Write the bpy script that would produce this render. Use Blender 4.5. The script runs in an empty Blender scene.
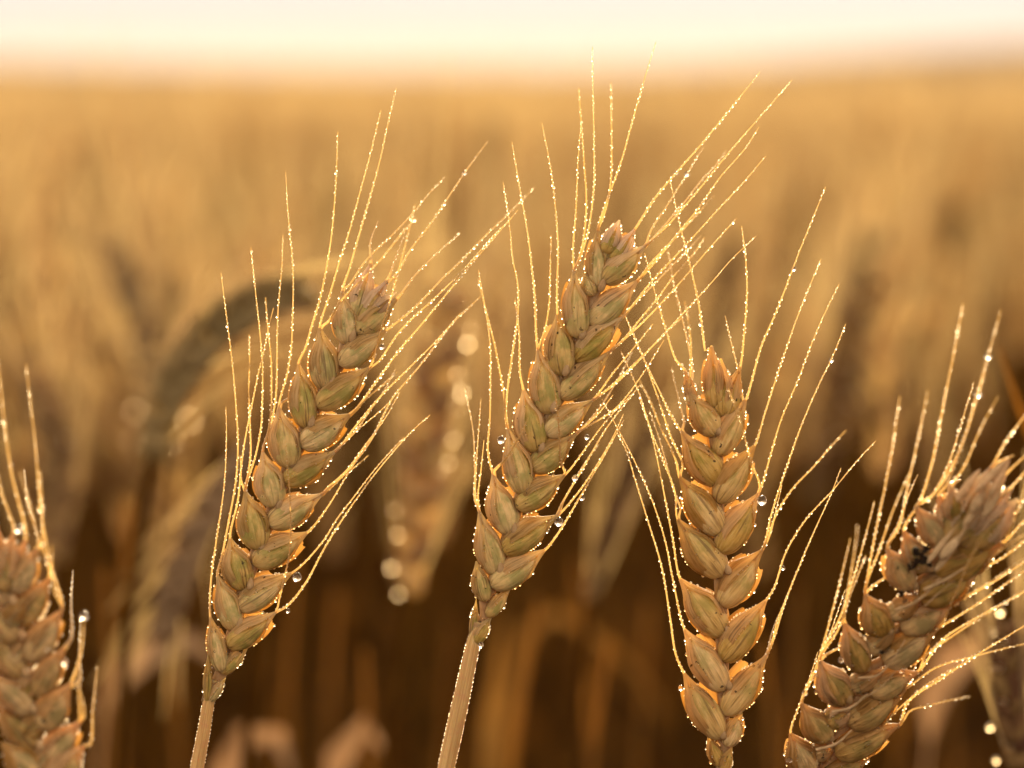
import bpy, math, random
import numpy as np
from mathutils import Vector, Matrix

random.seed(7)
RNG = np.random.default_rng(11)
S = bpy.context.scene
COL = S.collection
R = math.radians

# ------------------------------------------------------------------ camera
CAM_Z = 0.85
FOCUS = 0.60
K = 0.36 / 1024.0                       # 36 mm sensor, 100 mm lens
PITCH = math.atan((384 - 70) * K)
CAM = Vector((0, 0, CAM_Z))
FWD = Vector((0, math.cos(PITCH), -math.sin(PITCH)))
UP = Vector((0, math.sin(PITCH), math.cos(PITCH)))
RIGHT = Vector((1, 0, 0))
cd = bpy.data.cameras.new('camera')
cam = bpy.data.objects.new('camera', cd)
COL.objects.link(cam)
cam.location = CAM
cam.rotation_euler = (math.pi / 2 - PITCH, 0, 0)
cd.lens = 100
cd.sensor_width = 36
cd.clip_start = 0.02
cd.clip_end = 5000
cd.dof.use_dof = True
cd.dof.focus_distance = FOCUS
cd.dof.aperture_fstop = 7.4
S.camera = cam

# ------------------------------------------------------------------ sky, sun, exposure
SUN_EL, SUN_AZ = 13.0, 7.0
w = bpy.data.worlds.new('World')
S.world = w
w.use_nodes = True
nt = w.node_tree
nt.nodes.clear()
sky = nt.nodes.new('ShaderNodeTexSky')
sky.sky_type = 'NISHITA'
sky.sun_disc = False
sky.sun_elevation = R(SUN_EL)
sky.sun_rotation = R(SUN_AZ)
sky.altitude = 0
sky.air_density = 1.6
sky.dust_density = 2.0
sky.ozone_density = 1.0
sky_even = nt.nodes.new('ShaderNodeGamma')          # flattens sky brightness so the side away from the sun fills the ears
sky_even.inputs['Gamma'].default_value = 0.05
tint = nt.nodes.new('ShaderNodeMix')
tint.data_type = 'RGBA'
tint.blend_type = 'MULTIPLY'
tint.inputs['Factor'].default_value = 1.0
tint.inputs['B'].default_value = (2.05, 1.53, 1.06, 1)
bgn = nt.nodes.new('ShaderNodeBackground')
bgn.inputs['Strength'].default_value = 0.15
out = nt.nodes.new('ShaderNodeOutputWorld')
nt.links.new(sky.outputs['Color'], sky_even.inputs['Color'])
nt.links.new(sky_even.outputs['Color'], tint.inputs['A'])
# low band darkened and cooled by colour; the rest stays raised as fill
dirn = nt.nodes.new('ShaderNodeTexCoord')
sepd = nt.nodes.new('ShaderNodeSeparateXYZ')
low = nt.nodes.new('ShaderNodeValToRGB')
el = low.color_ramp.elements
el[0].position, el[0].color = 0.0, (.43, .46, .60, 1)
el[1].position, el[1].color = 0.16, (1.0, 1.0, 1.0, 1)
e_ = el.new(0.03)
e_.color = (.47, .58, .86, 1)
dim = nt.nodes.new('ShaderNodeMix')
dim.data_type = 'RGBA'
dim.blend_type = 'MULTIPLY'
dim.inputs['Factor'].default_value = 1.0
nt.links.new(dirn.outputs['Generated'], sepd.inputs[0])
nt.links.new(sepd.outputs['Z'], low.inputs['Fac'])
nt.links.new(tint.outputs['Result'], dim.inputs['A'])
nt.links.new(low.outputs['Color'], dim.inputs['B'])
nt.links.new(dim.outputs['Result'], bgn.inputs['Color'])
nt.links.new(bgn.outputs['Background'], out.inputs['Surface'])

ld = bpy.data.lights.new('sun', 'SUN')
ld.energy = 2.0
ld.angle = R(0.5)
ld.color = (1.0, 0.77, 0.47)
sun = bpy.data.objects.new('sun', ld)
COL.objects.link(sun)
sd = Vector((math.sin(R(SUN_AZ)) * math.cos(R(SUN_EL)), math.cos(R(SUN_AZ)) * math.cos(R(SUN_EL)), math.sin(R(SUN_EL))))
sun.location = sd * 30
sun.rotation_euler = sd.to_track_quat('Z', 'Y').to_euler()

S.view_settings.view_transform = 'Standard'
S.view_settings.look = 'None'
S.view_settings.exposure = 2.42
S.view_settings.gamma = 1.0
S.cycles.use_denoising = True
S.cycles.max_bounces = 8
S.cycles.diffuse_bounces = 3
S.cycles.transmission_bounces = 6
S.cycles.transparent_max_bounces = 8
S.cycles.sample_clamp_indirect = 6.0
S.cycles.sample_clamp_direct = 0.0
S.cycles.blur_glossy = 0.2


# ------------------------------------------------------------------ helpers
def at(px, py, d=FOCUS):
    """The world point seen at a place of the photograph, d metres along the view."""
    return CAM + FWD * d + RIGHT * ((px - 512) * K * d) + UP * ((384 - py) * K * d)


def tag(o, label=None, cat=None, group=None, kind=None):
    if label: o['label'] = label
    if cat: o['category'] = cat
    if group: o['group'] = group
    if kind: o['kind'] = kind
    return o


def thing(name, loc, label, cat, group=None):
    o = bpy.data.objects.new(name, None)
    o.empty_display_size = 0.02
    COL.objects.link(o)
    o.location = loc
    return tag(o, label, cat, group)


class MB:
    def __init__(self):
        self.v, self.f, self.uv, self.mi = [], [], [], []

    def grid(self, rows, closed=False, mi=0, uvs=None):
        """rows: list of equal-length lists of points; makes a sheet (u = across, v = along)."""
        b = len(self.v)
        nr, nc = len(rows), len(rows[0])
        for r in rows:
            self.v.extend(tuple(p) for p in r)
        for i in range(nr - 1):
            for j in range(nc if closed else nc - 1):
                j2 = (j + 1) % nc
                self.f.append((b + i * nc + j, b + i * nc + j2, b + (i + 1) * nc + j2, b + (i + 1) * nc + j))
                u0, u1 = j / nc, (j + 1) / nc
                v0, v1 = i / (nr - 1), (i + 1) / (nr - 1)
                self.uv.append(((u0, v0), (u1, v0), (u1, v1), (u0, v1)))
                self.mi.append(mi)

    def tube(self, pts, rad, n=8, mi=0, cap=False):
        rows = []
        ref = None
        for i, p in enumerate(pts):
            a = pts[max(i - 1, 0)]
            c = pts[min(i + 1, len(pts) - 1)]
            t = (c - a).normalized()
            if ref is None:
                ref = t.cross(Vector((0, 1, 0)))
                if ref.length < 1e-3: ref = t.cross(Vector((1, 0, 0)))
            ref = (ref - t * ref.dot(t)).normalized()
            o = t.cross(ref)
            r = rad[i] if hasattr(rad, '__len__') else rad
            rows.append([p + (ref * math.cos(2 * math.pi * k / n) + o * math.sin(2 * math.pi * k / n)) * r for k in range(n)])
        self.grid(rows, True, mi)

    def channel(self, pts, rad, toward, mi=0):
        """A channelled strand: three ribs across, its back open, like the keel of an awn."""
        rows = []
        for i, p in enumerate(pts):
            t = (pts[min(i + 1, len(pts) - 1)] - pts[max(i - 1, 0)]).normalized()
            n = (toward - t * toward.dot(t)).normalized()
            s = t.cross(n)
            r = rad[i] if hasattr(rad, '__len__') else rad
            rows.append([p - s * r - n * r * .5, p - s * r * .6 + n * r * .45, p + n * r * .8, p + s * r * .6 + n * r * .45, p + s * r - n * r * .5])
        self.grid(rows, False, mi)

    def ico(self, c, r, ico, stretch=1.0):
        b = len(self.v)
        V, F = ico
        self.v.extend((c.x + x * r, c.y + y * r, c.z + z * r * stretch) for x, y, z in V)
        for f in F:
            self.f.append(tuple(b + k for k in f))
            self.uv.append(((0, 0),) * len(f))
            self.mi.append(0)

    def build(self, name, mats, parent=None, origin=None, smooth=True):
        me = bpy.data.meshes.new(name)
        v = self.v
        if origin is not None:
            v = [(x - origin.x, y - origin.y, z - origin.z) for x, y, z in v]
        me.from_pydata(v, [], self.f)
        if not isinstance(mats, (list, tuple)): mats = [mats]
        for m in mats: me.materials.append(m)
        if len(mats) > 1: me.polygons.foreach_set('material_index', self.mi)
        uvl = me.uv_layers.new(name='uv')
        flat = [c for f in self.uv for q in f for c in q]
        if len(flat) == 2 * len(me.loops): uvl.data.foreach_set('uv', flat)
        if smooth: me.polygons.foreach_set('use_smooth', [True] * len(me.polygons))
        me.update()
        o = bpy.data.objects.new(name, me)
        COL.objects.link(o)
        if parent is not None: o.parent = parent
        return o


def make_ico(sub):
    g = (1 + 5 ** .5) / 2
    V = [Vector(p).normalized() for p in [(-1, g, 0), (1, g, 0), (-1, -g, 0), (1, -g, 0), (0, -1, g), (0, 1, g), (0, -1, -g), (0, 1, -g), (g, 0, -1), (g, 0, 1), (-g, 0, -1), (-g, 0, 1)]]
    F = [(0, 11, 5), (0, 5, 1), (0, 1, 7), (0, 7, 10), (0, 10, 11), (1, 5, 9), (5, 11, 4), (11, 10, 2), (10, 7, 6), (7, 1, 8), (3, 9, 4), (3, 4, 2), (3, 2, 6), (3, 6, 8), (3, 8, 9), (4, 9, 5), (2, 4, 11), (6, 2, 10), (8, 6, 7), (9, 8, 1)]
    for _ in range(sub):
        cache, NF = {}, []

        def mid(a, b):
            k = (min(a, b), max(a, b))
            if k not in cache:
                V.append(((V[a] + V[b]) / 2).normalized())
                cache[k] = len(V) - 1
            return cache[k]
        for a, b, c in F:
            ab, bc, ca = mid(a, b), mid(b, c), mid(c, a)
            NF += [(a, ab, ca), (b, bc, ab), (c, ca, bc), (ab, bc, ca)]
        F = NF
    return [tuple(v) for v in V], F


ICO1, ICO2 = make_ico(1), make_ico(2)
ICO3 = make_ico(3)


def smooth_path(pts, n):
    """Catmull-Rom through 3D points, n samples by length."""
    pts = [Vector(p) for p in pts]
    if len(pts) == 2:
        return [pts[0].lerp(pts[1], i / (n - 1)) for i in range(n)]
    P = [pts[0] * 2 - pts[1]] + pts + [pts[-1] * 2 - pts[-2]]
    T = [0.0]
    for a, b in zip(P, P[1:]): T.append(T[-1] + max((b - a).length, 1e-7) ** .5)
    dense = []
    for i in range(1, len(P) - 2):
        p0, p1, p2, p3 = P[i - 1:i + 3]
        t0, t1, t2, t3 = T[i - 1:i + 3]
        for k in range(12):
            t = t1 + (t2 - t1) * k / 12
            a1 = p0.lerp(p1, (t - t0) / (t1 - t0))
            a2 = p1.lerp(p2, (t - t1) / (t2 - t1))
            a3 = p2.lerp(p3, (t - t2) / (t3 - t2))
            b1 = a1.lerp(a2, (t - t0) / (t2 - t0))
            b2 = a2.lerp(a3, (t - t1) / (t3 - t1))
            dense.append(b1.lerp(b2, (t - t1) / (t2 - t1)))
    dense.append(P[-2])
    acc = [0]
    for a, b in zip(dense, dense[1:]): acc.append(acc[-1] + (b - a).length)
    outp, j = [], 0
    for i in range(n):
        s = acc[-1] * i / (n - 1)
        while j < len(acc) - 2 and acc[j + 1] < s: j += 1
        q = (s - acc[j]) / max(acc[j + 1] - acc[j], 1e-9)
        outp.append(dense[j].lerp(dense[j + 1], min(max(q, 0), 1)))
    return outp


def sstep(a, b, x):
    x = min(max((x - a) / (b - a), 0), 1)
    return x * x * (3 - 2 * x)


# ------------------------------------------------------------------ materials
class NT:
    def __init__(self, name):
        self.m = bpy.data.materials.new(name)
        self.m.use_nodes = True
        self.t = self.m.node_tree
        self.t.nodes.clear()
        self.out = self.n('ShaderNodeOutputMaterial')

    def n(self, kind, **kw):
        x = self.t.nodes.new(kind)
        for k, v in kw.items(): setattr(x, k, v)
        return x

    def l(self, a, b):
        self.t.links.new(a, b)

    def ramp(self, src, stops):
        r = self.n('ShaderNodeValToRGB')
        e = r.color_ramp.elements
        e[0].position, e[0].color = stops[0][0], (*stops[0][1], 1)
        e[1].position, e[1].color = stops[-1][0], (*stops[-1][1], 1)
        for p, c in stops[1:-1]:
            q = e.new(p)
            q.color = (*c, 1)
        self.l(src, r.inputs['Fac'])
        return r.outputs['Color']

    def mix(self, fac, a, b, mode='MIX'):
        x = self.n('ShaderNodeMix', data_type='RGBA', blend_type=mode)
        for s, k in ((fac, 'Factor'), (a, 'A'), (b, 'B')):
            if isinstance(s, (int, float)): x.inputs[k].default_value = s
            elif isinstance(s, tuple): x.inputs[k].default_value = (*s, 1)
            else: self.l(s, x.inputs[k])
        return x.outputs['Result']

    def noise(self, vec, scale, detail=4, rough=.6, stretch=None):
        if stretch is not None:
            mp = self.n('ShaderNodeMapping')
            mp.inputs['Scale'].default_value = stretch
            self.l(vec, mp.inputs['Vector'])
            vec = mp.outputs['Vector']
        x = self.n('ShaderNodeTexNoise')
        x.inputs['Scale'].default_value = scale
        x.inputs['Detail'].default_value = detail
        x.inputs['Roughness'].default_value = rough
        self.l(vec, x.inputs['Vector'])
        return x.outputs['Fac']

    def math(self, op, a, b=None):
        x = self.n('ShaderNodeMath', operation=op)
        for i, s in enumerate((a, b)):
            if s is None: continue
            if isinstance(s, (int, float)): x.inputs[i].default_value = s
            else: self.l(s, x.inputs[i])
        return x.outputs[0]


def leafy(name, build_colour, trans_col, trans, rough=.5, bump=None, sss=0.0, spec=.22, thin=0.0):
    """A thin dry plant skin: a Principled surface that also lets light through."""
    t = NT(name)
    colour, height = build_colour(t)
    p = t.n('ShaderNodeBsdfPrincipled')
    p.inputs['Roughness'].default_value = rough
    p.inputs['Specular IOR Level'].default_value = spec
    t.l(colour, p.inputs['Base Color'])
    if sss:
        p.inputs['Subsurface Weight'].default_value = sss
        p.inputs['Subsurface Radius'].default_value = (1.0, .62, .28)
        p.inputs['Subsurface Scale'].default_value = .0035
    if height is not None and bump:
        b = t.n('ShaderNodeBump')
        b.inputs['Strength'].default_value = bump[0]
        b.inputs['Distance'].default_value = bump[1]
        t.l(height, b.inputs['Height'])
        t.l(b.outputs['Normal'], p.inputs['Normal'])
    if trans:
        tr = t.n('ShaderNodeBsdfTranslucent')
        t.l(t.mix(1.0, colour, trans_col, 'MULTIPLY'), tr.inputs['Color'])
        mx = t.n('ShaderNodeMixShader')
        mx.inputs[0].default_value = trans
        t.l(p.outputs[0], mx.inputs[1])
        t.l(tr.outputs[0], mx.inputs[2])
        if thin:                                       # papery: a little light goes straight through
            tp = t.n('ShaderNodeBsdfTransparent')
            tp.inputs['Color'].default_value = (1.0, .85, .55, 1)
            m2 = t.n('ShaderNodeMixShader')
            m2.inputs[0].default_value = thin
            t.l(mx.outputs[0], m2.inputs[1])
            t.l(tp.outputs[0], m2.inputs[2])
            mx = m2
        t.l(mx.outputs[0], t.out.inputs['Surface'])
    else:
        t.l(p.outputs[0], t.out.inputs['Surface'])
    return t.m


def husk_colour(c_dark, c_mid, c_light, green=None, specks=True, gpos=.5):
    def f(t):
        uv = t.n('ShaderNodeUVMap').outputs['UV']
        oc = t.n('ShaderNodeTexCoord').outputs['Object']
        inf = t.n('ShaderNodeObjectInfo').outputs['Random']
        comb = t.n('ShaderNodeCombineXYZ')
        t.l(t.math('MULTIPLY', inf, 40.0), comb.inputs['Z'])
        va = t.n('ShaderNodeVectorMath', operation='ADD')
        t.l(uv, va.inputs[0])
        t.l(comb.outputs[0], va.inputs[1])
        uv3 = va.outputs[0]
        streak = t.noise(uv3, 1.0, 5, .65, (26, 1.6, 1))
        fine = t.noise(uv3, 1.0, 3, .6, (70, 4, 1))
        blot = t.noise(oc, 260, 4, .6)
        col = t.ramp(streak, [(.30, c_dark), (.5, c_mid), (.72, c_light)])
        col = t.mix(t.math('MULTIPLY', t.ramp_val(blot, .38, .68), .45), col, c_light)
        if green:
            sep = t.n('ShaderNodeSeparateXYZ')
            t.l(uv, sep.inputs[0])
            gm = t.math('MULTIPLY', t.ramp_val(t.noise(uv3, 1.0, 3, .6, (5, 3, 1)), .35, .62), t.tent(sep.outputs['Y'], gpos, .42))
            col = t.mix(t.math('MULTIPLY', gm, .85), col, green)
            # brown veins running up to the tip
            vein = t.math('SUBTRACT', 1.0, t.ramp_val(t.noise(uv3, 1.0, 2, .5, (22, .8, 1)), .30, .40))
            col = t.mix(t.math('MULTIPLY', vein, .6), col, (.13, .065, .025))
        else:
            vein = t.math('SUBTRACT', 1.0, t.ramp_val(t.noise(uv3, 1.0, 2, .5, (24, .7, 1)), .30, .40))
            col = t.mix(t.math('MULTIPLY', vein, .55), col, (.15, .08, .04))
        sepv = t.n('ShaderNodeSeparateXYZ')
        t.l(uv, sepv.inputs[0])
        col = t.mix(t.math('MULTIPLY', t.ramp_val(sepv.outputs['Y'], .62, .95), .55), col, tuple(min(.86, k * 1.18) for k in c_light))
        # a different tone from husk to husk
        hsv = t.n('ShaderNodeHueSaturation')
        t.l(t.math('ADD', t.math('MULTIPLY', inf, .35), .83), hsv.inputs['Value'])
        t.l(t.math('ADD', t.math('MULTIPLY', inf, -.3), 1.12), hsv.inputs['Saturation'])
        t.l(col, hsv.inputs['Color'])
        col = hsv.outputs['Color']
        if specks:
            sp = t.ramp_val(t.noise(oc, 800, 2, .5), .675, .71)
            patch = t.ramp_val(t.noise(oc, 130, 2, .5), .46, .58)
            col = t.mix(t.math('MULTIPLY', t.math('MULTIPLY', sp, patch), .9), col, (.03, .017, .01))
        h = t.math('ADD', t.math('MULTIPLY', fine, .6), t.math('MULTIPLY', streak, .8))
        return col, h
    return f


def ramp_val(self, src, a, b):
    x = self.n('ShaderNodeMapRange', interpolation_type='SMOOTHSTEP')
    x.inputs['From Min'].default_value = a
    x.inputs['From Max'].default_value = b
    self.l(src, x.inputs['Value'])
    return x.outputs['Result']


def tent(self, src, mid, half):
    d = self.math('ABSOLUTE', self.math('SUBTRACT', src, mid))
    return self.math('SUBTRACT', 1.0, self.ramp_val(d, half * .35, half))


NT.ramp_val = ramp_val
NT.tent = tent

M = {}
M['husk'] = leafy('dry_husk', husk_colour((.36, .225, .08), (.68, .50, .235), (.88, .73, .46)), (1.0, .80, .44), .52, .46, (.8, .0006), thin=.13)
M['husk_gold'] = leafy('golden_husk', husk_colour((.36, .205, .065), (.68, .475, .19), (.86, .67, .36)), (1.0, .76, .36), .55, .46, (.8, .0006), thin=.13)
M['floret'] = leafy('green_floret', husk_colour((.27, .155, .045), (.59, .41, .145), (.74, .56, .25), (.32, .30, .085)), (1.1, .8, .4), .10, .40, (.8, .0006), .32)
M['floret_gold'] = leafy('golden_floret', husk_colour((.27, .15, .042), (.60, .40, .135), (.76, .56, .255), (.38, .31, .085), gpos=.75), (1.1, .8, .38), .10, .40, (.8, .0006), .36)
M['husk_brown'] = leafy('worn_dim_husk', husk_colour((.18, .09, .028), (.53, .335, .13), (.78, .57, .31)), (1.05, .72, .32), .46, .50, (.8, .0006), thin=.10)  # wear on the right-hand ear; painted dimness on the left-edge one
M['floret_brown'] = leafy('worn_dim_floret', husk_colour((.15, .075, .022), (.46, .29, .10), (.66, .46, .20), (.24, .19, .06), gpos=.6), (1.1, .8, .38), .10, .45, (.8, .0006), .4)  # as the husk: real wear at right, darker for weak light at left
M['husk_pale'] = leafy('frayed_pale_husk', husk_colour((.54, .39, .23), (.82, .67, .48), (.92, .83, .68)), (1.0, .82, .55), .5, .55, (.9, .0007), thin=.12)
M['bract'] = leafy('thin_bract', husk_colour((.42, .24, .08), (.56, .35, .13), (.66, .46, .22), specks=False), (1.0, .68, .24), .5, .5, (.4, .0004), thin=.22)


def flat_colour(a, b, scale=90.0, island=True):
    def f(t):
        oc = t.n('ShaderNodeTexCoord').outputs['Object']
        n = t.noise(oc, scale, 4, .6)
        col = t.ramp(n, [(.3, a), (.7, b)])
        if island:
            g = t.n('ShaderNodeNewGeometry').outputs['Random Per Island']
            hsv = t.n('ShaderNodeHueSaturation')
            t.l(t.math('ADD', t.math('MULTIPLY', g, .7), .6), hsv.inputs['Value'])
            t.l(t.math('ADD', t.math('MULTIPLY', g, .04), .48), hsv.inputs['Hue'])
            t.l(col, hsv.inputs['Color'])
            col = hsv.outputs['Color']
        return col, n
    return f


def stem_colour(t):
    uv = t.n('ShaderNodeUVMap').outputs['UV']
    st = t.noise(uv, 1.0, 4, .6, (30, 3, 1))
    bl = t.noise(uv, 1.0, 4, .6, (3, 22, 1))
    col = t.ramp(st, [(.3, (.36, .22, .09)), (.55, (.52, .37, .165)), (.75, (.66, .50, .27))])
    col = t.mix(t.math('MULTIPLY', t.ramp_val(bl, .45, .7), .5), col, (.46, .24, .13))
    return col, st


M['stem'] = leafy('dry_stem', stem_colour, (1.2, .8, .4), .0, .42, (.4, .0004), .45)
M['awn'] = leafy('golden_awn', flat_colour((.56, .42, .22), (.72, .58, .36), 300, False), (1.05, .84, .44), .55, .35, None, 0, .6)
M['rachis'] = leafy('rachis_skin', flat_colour((.34, .22, .11), (.50, .36, .21), 500, False), (1.2, .8, .35), .2, .5, (.5, .0004), .2)
M['field_ear'] = leafy('field_ear', flat_colour((.34, .225, .12), (.54, .375, .21), 60), (1.0, .85, .58), .55, .75, spec=0)
M['field_awn'] = leafy('field_awn', flat_colour((.38, .30, .185), (.51, .41, .28), 60), (1.0, .87, .58), .60, .75, spec=0)
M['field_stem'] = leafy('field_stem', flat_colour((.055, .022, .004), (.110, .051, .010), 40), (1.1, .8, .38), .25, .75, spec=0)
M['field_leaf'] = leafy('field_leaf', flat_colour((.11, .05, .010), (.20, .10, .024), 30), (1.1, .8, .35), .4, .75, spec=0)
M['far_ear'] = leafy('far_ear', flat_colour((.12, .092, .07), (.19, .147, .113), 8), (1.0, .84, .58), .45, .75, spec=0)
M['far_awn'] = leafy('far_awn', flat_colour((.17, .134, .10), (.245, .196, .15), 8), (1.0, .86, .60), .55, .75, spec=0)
M['pale_leaf'] = leafy('pale_leaf', flat_colour((.26, .185, .115), (.38, .275, .175), 60, False), (1.1, .8, .55), .3, .55, spec=.05)
M['olive_leaf'] = leafy('olive_leaf', flat_colour((.24, .195, .10), (.40, .32, .175), 60, False), (1.05, .92, .5), .4, .6, thin=.1, spec=.05)
M['orange_leaf'] = leafy('orange_leaf', flat_colour((.22, .125, .035), (.32, .19, .055), 60, False), (1.1, .75, .25), .16, .5, spec=.05)
M['straw'] = leafy('dry_straw', flat_colour((.24, .125, .033), (.36, .20, .055), 30), (1.05, .82, .4), .45, .7, spec=.15, thin=.25)
M['gold_ear'] = leafy('gold_ear', flat_colour((.48, .33, .16), (.64, .48, .27), 120), (1.05, .88, .5), .5, .6, thin=.10, spec=.05)
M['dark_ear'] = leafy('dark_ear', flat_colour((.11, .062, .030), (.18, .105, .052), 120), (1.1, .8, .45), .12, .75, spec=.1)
M['anther'] = leafy('dried_anther', flat_colour((.40, .29, .16), (.64, .50, .32), 700, False), (1.1, .8, .45), .3, .55, (.6, .0006))
M['mould'] = leafy('black_mould', flat_colour((.008, .005, .003), (.03, .018, .01), 1500, False), (1, 1, 1), 0, .8, (1, .001))

def water(name, rough, clear, tone=(1, 1, 1)):
    t = NT(name)
    g = t.n('ShaderNodeBsdfPrincipled')
    g.inputs['Base Color'].default_value = (*tone, 1)
    g.inputs['Transmission Weight'].default_value = 1.0
    g.inputs['IOR'].default_value = 1.33
    g.inputs['Roughness'].default_value = rough
    tr = t.n('ShaderNodeBsdfTransparent')
    mx = t.n('ShaderNodeMixShader')
    mx.inputs[0].default_value = clear
    t.l(g.outputs[0], mx.inputs[1])
    t.l(tr.outputs[0], mx.inputs[2])
    t.l(mx.outputs[0], t.out.inputs['Surface'])
    return t.m


M['dew'] = water('dew_water', .50, .10, (1, .93, .76))  # golden sunlight tinted into the water colour
M['drop'] = water('clear_water', .24, .30)
M['field_dew'] = water('field_dew', .62, .12, (1, .84, .56))  # water tinted so the blurred glints come out golden

t = NT('soil')
oc = t.n('ShaderNodeTexCoord').outputs['Object']
n1 = t.noise(oc, 6, 8, .65)
n2 = t.noise(oc, .05, 4, .6)
c = t.ramp(n1, [(.3, (.02, .009, .003)), (.7, (.055, .027, .009))])
c = t.mix(t.math('MULTIPLY', n2, .4), c, (.05, .028, .010))
p = t.n('ShaderNodeBsdfPrincipled')
p.inputs['Roughness'].default_value = .95
p.inputs['Specular IOR Level'].default_value = 0
t.l(c, p.inputs['Base Color'])
b = t.n('ShaderNodeBump')
b.inputs['Strength'].default_value = .8
b.inputs['Distance'].default_value = .03
t.l(n1, b.inputs['Height'])
t.l(b.outputs['Normal'], p.inputs['Normal'])
t.l(p.outputs[0], t.out.inputs['Surface'])
M['soil'] = t.m


# ------------------------------------------------------------------ the ground
def ground_z(x, y):
    """Nearly level field, with a low rise far off to the right and a slighter one to the left."""
    z = 0.0
    far = sstep(60, 330, y)
    z += far * (2.9 * sstep(.02, .20, x / max(y, 1)) + 1.0 * sstep(.04, .2, -x / max(y, 1)))
    return z


ys = [-30, -8, -3, -1, 0, 1, 2, 3, 5, 8, 12, 18, 26, 38, 55, 80, 110, 150, 200, 260, 320, 360, 420, 520, 700]
mb = MB()
rows = []
for y in ys:
    wdt = max(40, abs(y) * .7 + 30)
    rows.append([Vector((wdt * (k / 24 - 1), y, ground_z(wdt * (k / 24 - 1), y) - (0 if y < 400 else (y - 400) * .02))) for k in range(49)])
mb.grid(rows)
tag(mb.build('ground', M['soil']), kind='structure')


# ------------------------------------------------------------------ the field behind
def quad_template(kind, rng):
    """A low wheat stalk in quads for the mass of the field: (verts, quads, material index)."""
    V, F, MI = [], [], []

    def add(vs, fs, mi):
        b = len(V)
        V.extend(vs)
        for f in fs:
            F.append(tuple(b + k for k in f))
            MI.append(mi)
    top = .70
    bend = rng.uniform(.0, .05)
    nod = rng.uniform(.0, .06)
    zs = [0, .25, .5, top]
    for a, b in zip(zs, zs[1:]):
        ring = []
        for z in (a, b):
            r = .0017 - .0006 * z
            cx = bend * (z / top) ** 2
            ring.append([(cx + r * math.cos(q), r * math.sin(q), z) for q in (0, 2.1, 4.2)])
        add(ring[0] + ring[1], [(0, 1, 4, 3), (1, 2, 5, 4), (2, 0, 3, 5)], 2)
    L = rng.uniform(.075, .10)
    tips = []
    for i in range(10):
        q = i / 9
        c = Vector((bend + nod * q * q, 0, top + L * q * (1 - .3 * nod / .06 * q)))
        for sgn in (-1, 1):
            d = Vector((rng.uniform(-.15, .15), sgn * .55, 1)).normalized()
            ln, wd = .017 * (1 - .3 * q), .0036
            base = c + Vector((0, sgn * .001, 0))
            tip = base + d * ln
            m = base + d * ln * .42
            a = Vector((wd, 0, 0))
            o = d.cross(Vector((1, 0, 0))) * wd
            add([tuple(p) for p in (base, m + a, tip, m + o, m - a, m - o)], [(0, 1, 2, 3), (0, 3, 2, 4), (0, 4, 2, 5)], 0)
            tips.append((tip, d))
    for tip, d in tips:
        if rng.random() < .2: continue
        ln = rng.uniform(.045, .085)
        dd = (d * .6 + Vector((rng.uniform(-.25, .35), rng.uniform(-.22, .22), .9))).normalized()
        e = tip + dd * ln
        wv = Vector((rng.uniform(-1, 1), rng.uniform(-1, 1), 0)).normalized() * .00042
        mm = tip.lerp(e, .5) + Vector((0, 0, -.003))
        add([tuple(p) for p in (tip - wv, tip + wv, mm + wv, mm - wv, e + wv * .3, e - wv * .3)], [(0, 1, 2, 3), (3, 2, 4, 5)], 1)
    for k in range(2 if kind else 3):
        ang = rng.uniform(0, 6.28)
        z0 = rng.uniform(.18, .5)
        ln = rng.uniform(.12, .22)
        pr = None
        d = Vector((math.cos(ang), math.sin(ang), 0))
        s = Vector((-math.sin(ang), math.cos(ang), 0))
        up = rng.uniform(.4, 1.0)
        for j in range(5):
            q = j / 4
            p = Vector((bend * (z0 / top) ** 2, 0, z0)) + d * ln * q * .8 + Vector((0, 0, ln * (up * q - 1.3 * q * q)))
            wv = s * (.0055 * (1 - q) ** .6 + .0004)
            if pr: add([tuple(x) for x in (pr[0] - pr[1], pr[0] + pr[1], p + wv, p - wv)], [(0, 1, 2, 3)], 3 + k)
            pr = (p, wv)
    return np.array(V), np.array(F), np.array(MI)


def raw_mesh(name, V, F, MI, mats):
    me = bpy.data.meshes.new(name)
    nf = len(F)
    me.vertices.add(len(V))
    me.vertices.foreach_set('co', V.astype(np.float32).ravel())
    me.loops.add(nf * 4)
    me.loops.foreach_set('vertex_index', F.astype(np.int32).ravel())
    me.polygons.add(nf)
    me.polygons.foreach_set('loop_start', np.arange(0, nf * 4, 4, dtype=np.int32))
    for m in mats: me.materials.append(m)
    me.polygons.foreach_set('material_index', MI.astype(np.int32))
    me.update(calc_edges=True)
    me.validate()
    return me


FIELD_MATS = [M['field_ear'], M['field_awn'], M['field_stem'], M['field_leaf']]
TEMPL = [quad_template(k % 2, random.Random(40 + k)) for k in range(9)]


def in_view(x, y, margin=0.0):
    return abs(x) < .182 * y + margin


cells, near = [], []
# drilled roughly at random, thinning out with distance where the rows hide each other
for (y0, y1, dens, side) in ((1.25, 3.2, 170, .7), (3.2, 6.0, 190, .9), (6.0, 11.0, 95, 1.2), (-.6, 1.25, 150, .75)):
    area = 0
    n = int(dens * (y1 - y0) * (2 * (.182 * max(y1, 0) + side)))
    for _ in range(n):
        y = random.uniform(y0, y1)
        x = random.uniform(-1, 1) * (.182 * max(y1, 0) + side)
        if abs(x) > .182 * max(y, 0) + side: continue
        if y < 1.25 and abs(x) < .182 * max(y, 0) + .20: continue
        (near if (1.25 <= y and in_view(x, y, .03)) else cells).append((x, y))
near.sort(key=lambda p: p[1])
INDIV = near[:240]
cells += near[240:]


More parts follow.
